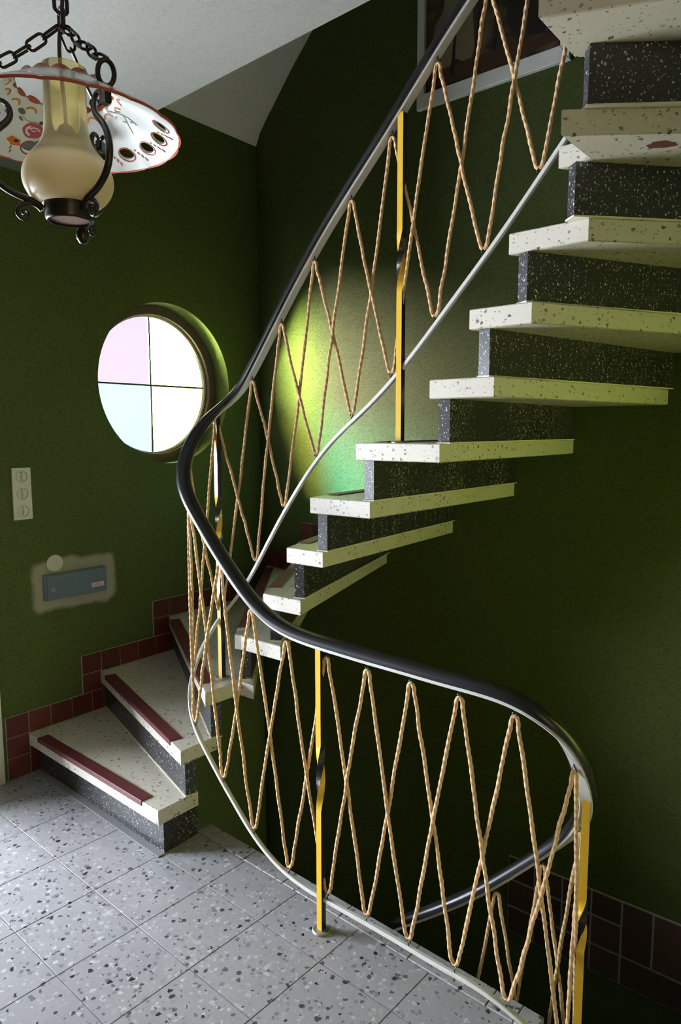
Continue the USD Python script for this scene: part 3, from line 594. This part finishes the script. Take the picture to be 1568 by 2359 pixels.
obj('sticker_print', facing(prism(heart, 0.0286, 0.0289), 0), M['red_print'], dd, label='red heart')
obj('sticker_print', facing(cat(*[bx(a, b, c - .0012, c + .0012, .0286, .0288) for a, b, c in ((.068, .073, -.018), (.0745, .080, -.018), (.0815, .087, -.018), (.104, .109, -.018), (.1105, .118, -.018), (.068, .086, -.024), (.104, .120, -.024))]), 0), M['pink_print'], dd, label='faint pink print')

# framed picture on the back wall
pic = thing('framed_picture', 'dark painting in a white frame high on the green wall behind the handrail', 'picture', (1.42, 0.0, 3.05))
fx0, fx1, fz0, fz1, fw = -0.325, 0.325, -0.291, 0.245, 0.036
def xz(m, y0):
    v = m.vertices.copy(); m.vertices = np.c_[v[:, 0], y0 - v[:, 2], v[:, 1]]; return m
O = [(fx0, fz0), (fx1, fz0), (fx1, fz1), (fx0, fz1)]; I = [(fx0 + fw, fz0 + fw * 1.55), (fx1 - fw, fz0 + fw * 1.55), (fx1 - fw, fz1 - fw), (fx0 + fw, fz1 - fw)]
for i in range(4):
    j = (i + 1) % 4; obj('frame_rail', xz(prism([O[i], O[j], I[j], I[i]], 0, 0.022, 0.002), 0), M['frame_white'], pic)
M['painting'] = usdkit.material(stage, LOOK + 'dark_painting', {'t': ('texture_coordinate', {}), 'mp': ('mapping', {'scale': (6.0, 1.0, 9.0)}), 'n': ('noise_texture', {'scale': 1.0, 'detail': 6.0, 'roughness': 0.65, 'distortion': 1.0}),
    'r': ('rgb_ramp', {'ramp': [(0.25, (0.006, 0.005, 0.004)), (0.42, (0.022, 0.015, 0.009)), (0.55, (0.075, 0.05, 0.022)), (0.66, (0.13, 0.10, 0.05)), (0.8, (0.05, 0.04, 0.028))]}), 'p': ('principled_bsdf', {'roughness': 0.45})},
    [('t.object', 'mp.vector'), ('mp.vector', 'n.vector'), ('n.fac', 'r.fac'), ('r.color', 'p.base_color')], surface='p.BSDF')
cvs = obj('canvas', xz(prism([I[0], I[1], I[2], I[3]], 0.0, 0.006), 0), M['painting'], pic)
M['paint_dark'] = noisy('paint_dark', (0.010, 0.008, 0.007), (0.022, 0.017, 0.013), 60.0, 0.45)
M['paint_light'] = noisy('paint_light', (0.15, 0.125, 0.065), (0.24, 0.20, 0.11), 50.0, 0.45)
M['paint_red'] = noisy('paint_red', (0.035, 0.014, 0.009), (0.07, 0.032, 0.016), 50.0, 0.45)
def blot(cx, cz, w_, h_, seed, k=7):
    r_ = np.random.default_rng(seed); a = np.linspace(0, 2 * math.pi, 24, endpoint=False)
    rr = 1 + 0.18 * np.sin(3 * a + r_.uniform(0, 6)) + 0.12 * np.sin(5 * a + r_.uniform(0, 6)); return Polygon(np.c_[cx + w_ * rr * np.cos(a), cz + h_ * rr * np.sin(a)]).buffer(0)
inr = Polygon(I).buffer(-0.001)
def paint(q, z, mat):
    q = q.intersection(inr)
    if not q.is_empty and q.geom_type == 'Polygon': obj('paint_stroke', xz(prism(q, 0.006, 0.006 + z), 0), mat, pic)
paint(blot(-0.16, -0.02, 0.09, 0.16, 1), .0005, M['paint_light']); paint(blot(0.02, -0.19, 0.30, 0.035, 2), .0006, M['paint_red']); paint(blot(0.18, 0.02, 0.14, 0.16, 3), .0007, M['paint_dark'])
for xx, z0, z1, w_ in ((-0.232, -0.20, -0.08, .006), (-0.165, -0.19, -0.03, .009), (-0.06, -0.19, 0.02, .012), (0.02, -0.16, 0.10, .008)):
    paint(Polygon([(xx - w_, z0), (xx + w_ * .8, z0), (xx + w_ * .6 + .012, z1), (xx - w_ * .5 + .012, z1)]), .0009, M['paint_dark'])

# ------------------------------------------------------------------ pendant lamp
LC = (1.6414, -1.9313); ZR, RS = 1.945, 0.190
lp = thing('pendant_lamp', 'rustic pendant lamp with painted ceramic plate shade, glass chimney and iron brackets', 'lamp', (LC[0], LC[1], ZR))
RH, SL = 0.078, 0.063 / 0.112
nT, prof_r = 144, []
def rim_mod(a): return 0.0030 * abs(math.sin(a * 9)) ** 0.6
rows = []
rr = [0.077, 0.0785, 0.083, 0.092, 0.105, 0.120, 0.135, 0.150, 0.165, 0.178, 0.1865, 0.190]
def zsh(r): return (RS - r) * SL + (0.003 * max(0, (0.083 - r) / 0.006) if r < 0.083 else 0) - (0.0015 if r > .18 else 0)
V, Fc = [], []
thk = 0.0048
for side in (1, 0):
    for r in rr:
        for t in range(nT):
            a = 2 * math.pi * t / nT
            q = r + (rim_mod(a) - 0.0015) * max(0, (r - 0.165) / 0.025)
            z = zsh(r)
            if r < 0.0825: z += 0.007 * (abs(math.sin(a * 8)) ** 0.7 - 0.5) * (0.0825 - r) / 0.0055
            V.append((q * math.cos(a), q * math.sin(a), z + (thk if side else 0)))
nr = len(rr)
for s_ in (0, 1):
    o = s_ * nr * nT
    for i in range(nr - 1):
        for t in range(nT):
            u = (t + 1) % nT; a, b_, c, d = o + i * nT + t, o + i * nT + u, o + (i + 1) * nT + u, o + (i + 1) * nT + t
            Fc += [[a, d, c], [a, c, b_]] if s_ == 0 else [[a, c, d], [a, b_, c]]
for i in (0, nr - 1):
    for t in range(nT):
        u = (t + 1) % nT; a, b_, c, d = i * nT + t, i * nT + u, nr * nT + i * nT + u, nr * nT + i * nT + t
        Fc += [[a, b_, c], [a, c, d]] if i == 0 else [[a, c, b_], [a, d, c]]
shade = trimesh.Trimesh(np.array(V), Fc, process=False)
if shade.volume < 0: shade.invert()
SM = man(shade)
HOLES = [47, 67, 86.5, 107, 127.5, 174, 227, 247, 266.5, 287, 307.5, 350]
slope = math.atan(SL)
hole_rings = []
for a in HOLES:
    a = math.radians(a); r0 = 0.158
    c = trimesh.creation.cylinder(1.0, 0.06, sections=32); c.apply_scale([0.0122, 0.0150, 1]); c.apply_transform(trimesh.transformations.rotation_matrix(slope, [0, 1, 0])); c.apply_translation([r0, 0, zsh(r0) + .0024]); c.apply_transform(trimesh.transformations.rotation_matrix(a, [0, 0, 1]))
    SM = SM - man(c)
M['ceramic'] = usdkit.material(stage, LOOK + 'painted_ceramic', {'t': ('texture_coordinate', {}), 's': ('separate_xyz', {}), 'x2': ('math', {'math_type': 'power', 'value2': 2.0}), 'y2': ('math', {'math_type': 'power', 'value2': 2.0}), 'ad': ('math', {'math_type': 'add'}), 'rt': ('math', {'math_type': 'sqrt'}),
    'wn': ('noise_texture', {'scale': 60.0}), 'w1': ('math', {'math_type': 'multiply_add', 'value2': 0.004, 'value3': -0.002}), 'w2': ('math', {'math_type': 'add'}),
    'r': ('rgb_ramp', {'interpolate': False, 'ramp': [(0.0, (0.36, 0.085, 0.035)), (0.084 / 0.2, (0.66, 0.68, 0.66)), (0.1868 / 0.2, (0.40, 0.085, 0.045))]}), 'sc': ('math', {'math_type': 'divide', 'value2': 0.2}), 'o1': ('math', {'math_type': 'multiply_add', 'value2': SL}), 'o2': ('math', {'math_type': 'less_than', 'value2': RS * SL + 0.0030}), 'o3': ('math', {'math_type': 'multiply_add', 'value2': 0.012}), 'o4': ('math', {'math_type': 'less_than', 'value2': 0.12}), 'o5': ('math', {'math_type': 'multiply'}), 'o6': ('math', {'math_type': 'subtract', 'value1': 1.0}), 'o7': ('math', {'math_type': 'subtract', 'value1': 1.0}), 'o8': ('math', {'math_type': 'multiply'}), 'o9': ('math', {'math_type': 'multiply_add', 'value2': 0.007}), 'p': ('principled_bsdf', {'roughness': 0.24, 'coat_weight': 0.1})},
    [('t.object', 's.vector'), ('s.x', 'x2.value1'), ('s.y', 'y2.value1'), ('x2.value', 'ad.value1'), ('y2.value', 'ad.value2'), ('ad.value', 'rt.value1'), ('t.object', 'wn.vector'), ('wn.fac', 'w1.value1'), ('rt.value', 'o1.value1'), ('s.z', 'o1.value3'), ('o1.value', 'o2.value1'), ('rt.value', 'o4.value1'), ('o4.value', 'o5.value1'), ('o2.value', 'o5.value2'), ('o5.value', 'o3.value1'), ('rt.value', 'o3.value3'), ('o3.value', 'w2.value1'), ('w1.value', 'w2.value2'), ('o2.value', 'o6.value2'), ('o4.value', 'o7.value2'), ('o6.value', 'o8.value1'), ('o7.value', 'o8.value2'), ('o8.value', 'o9.value1'), ('w2.value', 'o9.value3'), ('o9.value', 'sc.value1'), ('sc.value', 'r.fac'), ('r.color', 'p.base_color')], surface='p.BSDF')
sh = obj('shade', tri(SM), M['ceramic'], lp, smooth=35, label='white ceramic plate shade with red scalloped edge and pierced holes')
# painted decoration: thin glaze films on the underside, given by angle and radius
paintc = {n_: plain('glaze_' + n_, c_, 0.15) for n_, c_ in dict(rose=(0.42, 0.075, 0.115), pale=(0.66, 0.60, 0.58), orange=(0.62, 0.17, 0.03), green=(0.12, 0.15, 0.05), dark=(0.03, 0.035, 0.02), blue=(0.05, 0.045, 0.20), red=(0.33, 0.06, 0.045), grey=(0.20, 0.23, 0.13), teal=(0.16, 0.22, 0.20), yellow=(0.45, 0.42, 0.12)).items()}
def film(poly, mat, lift, name='painted_flower', lab=None):
    """poly in local (tangential m, radial m) coordinates given as (angle_deg, rho) already turned to xy on the plate; laid on the underside."""
    if poly.is_empty: return
    ps = poly.geoms if hasattr(poly, 'geoms') else [poly]
    out = []
    for q in ps:
        m = trimesh.creation.extrude_polygon(q, 0.0006)
        m = m.subdivide_to_size(0.006) if len(m.faces) < 400 else m
        v = m.vertices.copy(); r = np.hypot(v[:, 0], v[:, 1]); v[:, 2] = np.array([zsh(max(k_, .0835)) for k_ in r]) - lift + v[:, 2] * 0.7 - .0003; m.vertices = v; out.append(m)
    obj(name, cat(*out), mat, sh, label=lab)
def pol(a, r): a = math.radians(a); return np.array([r * math.cos(a), r * math.sin(a)])
def ell(a, r, wt, wr, rot=0, wob=0.0, seed=0):
    t = np.linspace(0, 2 * math.pi, 28, endpoint=False); k = 1 + wob * np.sin(5 * t + seed)
    q = affinity.rotate(Polygon(np.c_[wr * k * np.cos(t), wt * k * np.sin(t)]), rot, origin=(0, 0)); q = affinity.rotate(q, a, origin=(0, 0)); c = pol(a, r); return affinity.translate(q, *c)
def stroke(pts, w): return LineString([pol(a, r) for a, r in pts]).buffer(w, 6)
film(ell(177, 0.1235, 0.018, 0.0155, 0, .035), paintc['rose'], .0004, lab='pink rose')
film(unary_union([stroke([(171.5, .1215), (174.5, .1175), (178, .1185), (180, .122)], .0011), stroke([(180.8, .118), (182.5, .123), (181, .1305), (178.5, .133)], .002), stroke([(174, .122), (176.5, .125), (178.5, .123)], .0008)]), paintc['pale'], .0009, lab='pale petal strokes of the rose')
film(ell(185.5, 0.1535, 0.0135, 0.0075, 10, .12, 2), paintc['orange'], .0005, lab='orange flower'); film(ell(184.5, 0.1515, 0.0042, 0.0025, 0), paintc['dark'], .001, lab='dark flower centre')
film(ell(172.6, 0.1065, 0.0038, 0.0036), paintc['blue'], .0005, lab='blue berry')
film(unary_union([ell(196.5, .098, .0085, .0045, 15), ell(170.5, .1445, .007, .0034, -35), ell(151.5, .110, .007, .0034), ell(192, .1105, .006, .0018, 20), ell(206, .110, .009, .004, 0)]), paintc['green'], .0006, lab='green leaves')
film(unary_union([ell(200, .136, .004, .010, 10), ell(165, .1215, .004, .008)]), paintc['teal'], .0006, lab='grey-green leaves'); film(stroke([(168, .108), (176, .1095), (186, .110), (193, .106)], .0007), paintc['yellow'], .0005, lab='yellow stem')
film(unary_union([stroke([(88, .081), (80, .090), (73, .0985), (71, .107), (71.5, .1215)], .0006), stroke([(73, .0985), (78, .108), (81, .113), (85.5, .127)], .0006)]), paintc['grey'], .0005, lab='thin sprig')
film(unary_union([ell(81, .108, .0055, .0016, 40), ell(73, .114, .005, .0015, 20), ell(87.5, .0955, .0048, .0015, -10), ell(75, .0905, .006, .001, 30), ell(82.5, .0875, .006, .001, 30)]), paintc['grey'], .0006, lab='small grey-green leaves')
ds = []
for c0 in (57, 77, 96.7, 117, 137.5, 163, 186, 210, 237, 257, 277, 297, 318, 340):
    for j, r_ in enumerate((.1535, .1600, .1668, .1740)): ds.append(ell(c0 + 1.6 - j * 1.1, r_, .0012, .0018 + .0008 * j, 0))
film(unary_union(ds), paintc['red'], .0005, name='painted_dashes', lab='small red dashes')
arcs = [stroke([(a - 6, .0905), (a - 3.5, .0865), (a, .0850), (a + 3.5, .0865), (a + 6, .0905)], .0016) for a in range(4, 360, 23)]
film(unary_union(arcs), paintc['orange'], .0005, name='painted_arcs', lab='orange scallop arcs')
for a in HOLES:   # red painted lip around each pierced hole
    t = np.linspace(0, 2 * math.pi, 33)[:-1]; c = pol(a, 0.158)
    q = affinity.rotate(Polygon(np.c_[0.0142 * np.cos(t), 0.0170 * np.sin(t)]).difference(Polygon(np.c_[0.0121 * np.cos(t), 0.0149 * np.sin(t)])), a, origin=(0, 0)); film(affinity.translate(q, *c), paintc['red'], .0004, 'hole_lip')
# glass chimney: clear tinted neck above, frosted cream bulb below
zc = lambda z: z - ZR
gp = [(0.0355, 2.048), (0.0352, 2.020), (0.0350, 1.990), (0.0355, 1.960), (0.0385, 1.938), (0.046, 1.920), (0.058, 1.905), (0.0685, 1.890), (0.0745, 1.872), (0.0735, 1.856), (0.066, 1.840), (0.055, 1.829), (0.046, 1.824)]
g2 = spl(np.array(gp), 60); inn = g2.copy(); inn[:, 0] -= 0.0016
prof = np.vstack([g2, inn[::-1], g2[:1]]) - [0, ZR]
gm = lathe(prof[::-1], 64)
if gm.volume < 0: gm.invert()
M['chimney'] = usdkit.material(stage, LOOK + 'chimney_glass', {'t': ('texture_coordinate', {}), 's': ('separate_xyz', {}), 'r': ('map_range', {'range_type': 'smoothstep', 'from_min': 1.884 - ZR, 'from_max': 1.904 - ZR, 'to_min': 0.96, 'to_max': 0.22, 'clamp': True}),
    'tr': ('transparent_bsdf', {'color': (0.90, 0.87, 0.66)}), 'gl': ('glossy_bsdf', {'roughness': 0.03}), 'f': ('fresnel', {'IOR': 1.35}), 'm1': ('mix_closure', {}),
    'df': ('principled_bsdf', {'base_color': (0.80, 0.73, 0.56), 'roughness': 0.35}), 'tl': ('translucent_bsdf', {'color': (0.92, 0.84, 0.65)}), 'm2': ('mix_closure', {'fac': 0.55}), 'm3': ('mix_closure', {})},
    [('t.object', 's.vector'), ('s.z', 'r.value'), ('f.fac', 'm1.fac'), ('tr.BSDF', 'm1.closure1'), ('gl.BSDF', 'm1.closure2'), ('df.BSDF', 'm2.closure1'), ('tl.BSDF', 'm2.closure2'), ('r.result', 'm3.fac'), ('m1.closure', 'm3.closure1'), ('m2.closure', 'm3.closure2')], surface='m3.closure')
obj('glass_chimney', gm, M['chimney'], lp, smooth=60, label='tinted glass chimney with frosted cream bulb')
# iron ring cup that carries the glass, with its rusty bottom plate
cup = lathe(np.array([(0.0405, 1.834), (0.0425, 1.834), (0.0415, 1.822), (0.0405, 1.802), (0.0375, 1.798), (0.034, 1.798), (0.034, 1.802), (0.038, 1.806), (0.0395, 1.822), (0.0405, 1.834)]) - [0, ZR], 48)
if cup.volume < 0: cup.invert()
obj('ring_cup', cup, M['iron'], lp, smooth=40)
obj('bottom_plate', lathe(np.array([(0, 1.8015), (0.0345, 1.8015), (0.0345, 1.8045), (0, 1.8045)]) - [0, ZR], 40), M['rust'], lp, label='rust-brown bottom plate')
# socket and cord
obj('bulb_socket', lathe(np.array([(0, 1.905), (0.0175, 1.905), (0.0178, 1.93), (0.0165, 1.944), (0.011, 1.954), (0.005, 1.958), (0, 1.958)]) - [0, ZR], 32), M['dark_plastic'], lp, smooth=40)
sx, sy = 0.7739, 0.6333
cord = spl([(0, 0, 1.957 - ZR), (-.001, -.001, 2.0 - ZR), (-0.005 * sx, -0.005 * sy, 2.05 - ZR), (-0.004 * sx, -0.004 * sy, 2.10 - ZR), (0, 0, 2.125 - ZR), (0.002, 0, 2.25 - ZR), (0, 0, ZC - .04 - ZR)], 40)
obj('cord', tube(cord, 0.0034, 8), M['dark_plastic'], lp, smooth=60, label='black cable')
# three wrought brackets
AZ0 = 240.0
AZ = [AZ0, AZ0 + 120, AZ0 + 240]
bp = [(0.0735, 1.8035), (0.0755, 1.8085), (0.0715, 1.8115), (0.0665, 1.8075), (0.0665, 1.8000), (0.0730, 1.7955), (0.0800, 1.7985), (0.0835, 1.8065), (0.0790, 1.8165), (0.0680, 1.8220), (0.0530, 1.8195), (0.0450, 1.8120)]
b1 = [(0.0440, 1.8150), (0.0520, 1.8235), (0.0700, 1.8300), (0.0950, 1.8400), (0.1180, 1.8600), (0.1270, 1.8880), (0.1200, 1.9180), (0.1020, 1.9400), (0.0880, 1.9560), (0.0870, 1.9700), (0.0950, 1.9800), (0.1060, 1.9810), (0.1125, 1.9720), (0.1090, 1.9630), (0.1015, 1.9630)]
for a in AZ:
    a = math.radians(a); e = np.array([math.cos(a), math.sin(a)])
    q = spl(b1, 70); P3 = np.c_[q[:, :1] * e, q[:, 1:] - ZR]
    br = obj('bracket', tube(P3, 0.0058, 10, scale=np.interp(np.linspace(0, 1, 70), [0, .15, .7, 1], [.9, 1, .95, .45])), M['iron'], lp, smooth=60)
    q = spl(bp, 60); P3 = np.c_[q[:, :1] * e, q[:, 1:] - ZR]
    obj('scroll', sweep(P3, rrect(0.011, 0.0036, .0012, 1), up=np.array([-e[1], e[0], 0])) if False else tube(P3, 0.0036, 8, scale=np.interp(np.linspace(0, 1, 60), [0, .5, 1], [.6, 1, 1.1])), M['iron'], br, smooth=60)
    # clamp block that holds the plate
    cb = prism(sbox(-0.008, -0.006, 0.008, 0.006), 0, 0.020, 0.002); cb.apply_translation([0.1205, 0, 1.957 - ZR]); cb.apply_transform(trimesh.transformations.rotation_matrix(a, [0, 0, 1])); obj('clamp', cb, M['iron'], br)
    if a == math.radians(AZ[2]):
        fin = lathe(np.array([(0, 1.770), (0.006, 1.772), (0.011, 1.780), (0.012, 1.790), (0.008, 1.797), (0, 1.798)]) - [0, ZR], 20); fin.apply_translation([*(e * 0.040), 0]); obj('foot_knob', fin, M['iron'], br, smooth=40)
# chains
def link(p, q, w, r, roll):
    """One oval link between points p and q."""
    p, q = np.array(p, float), np.array(q, float); d = q - p; L = np.linalg.norm(d); d /= L
    a = np.cross(d, [0.3, 0.5, 0.8]); a /= np.linalg.norm(a); b_ = np.cross(d, a); s_ = a * math.cos(roll) + b_ * math.sin(roll)
    t = np.linspace(0, 2 * math.pi, 33)[:-1]; hx = L / 2 + r; rad = w / 2
    pts = []
    for k_ in t:
        u, v_ = math.cos(k_), math.sin(k_); ex = (hx - rad) * np.sign(u) * (1 if abs(u) > 1e-6 else 0)
        pts.append((p + q) / 2 + d * (ex + rad * u) + s_ * (rad * v_))
    return sweep(np.array(pts + [pts[0]]), circ(r, 7))
JZ = 2.114 - ZR
junction = obj('hanging_chain', link((0, 0, JZ - .004), (0, 0, JZ + .024), 0.019, 0.0042, 0.3), M['iron'], lp, smooth=60)
z = JZ + 0.022; k = 0
while z < ZC - ZR - 0.03:
    obj('chain_link', link((0, 0, z), (0, 0, z + 0.026), 0.021, 0.0034, 0.3 + (k % 2 + 1) * math.pi / 2), M['iron'], junction, smooth=60); z += 0.0265; k += 1
for i, a in enumerate(AZ):
    a = math.radians(a); e = np.array([math.cos(a), math.sin(a), 0]); A = np.array([0, 0, JZ - .002]) + e * 0.006; B = e * 0.1220 + [0, 0, 2.024 - ZR]
    nL = 5; ch = None
    for j in range(nL):
        p, q = A + (B - A) * j / nL, A + (B - A) * (j + 1) / nL; sag = lambda u: -0.005 * math.sin(math.pi * u)
        p = p + [0, 0, sag(j / nL)]; q = q + [0, 0, sag((j + 1) / nL)]
        m = link(p, q, 0.0165, 0.0024, (j % 2) * math.pi / 2 + i)
        if ch is None: ch = obj('chain', m, M['iron'], lp, smooth=60)
        else: obj('chain_link', m, M['iron'], ch, smooth=60)
    c = e * 0.1245 + [0, 0, 2.003 - ZR]
    t = np.linspace(0, 2 * math.pi, 33); rg = [c + np.array([0, 0, 1]) * 0.0195 * math.cos(k_) + (e * .55 + np.array([-e[1], e[0], 0]) * .83) * 0.0125 * math.sin(k_) for k_ in t]
    obj('chain_ring', sweep(np.array(rg), circ(0.0040, 8)), M['iron'], ch, smooth=60, label='thick oval ring')
    obj('eye_wire', tube(np.array([e * 0.1245 + [0, 0, 1.984 - ZR], e * 0.1225 + [0, 0, 1.966 - ZR]]), 0.0022, 6), M['hook'], ch)
obj('ceiling_canopy', lathe(np.array([(0, ZC - .045), (0.012, ZC - .045), (0.05, ZC - .012), (0.055, ZC), (0, ZC)]) - [0, ZR], 32), M['iron'], lp, smooth=30)
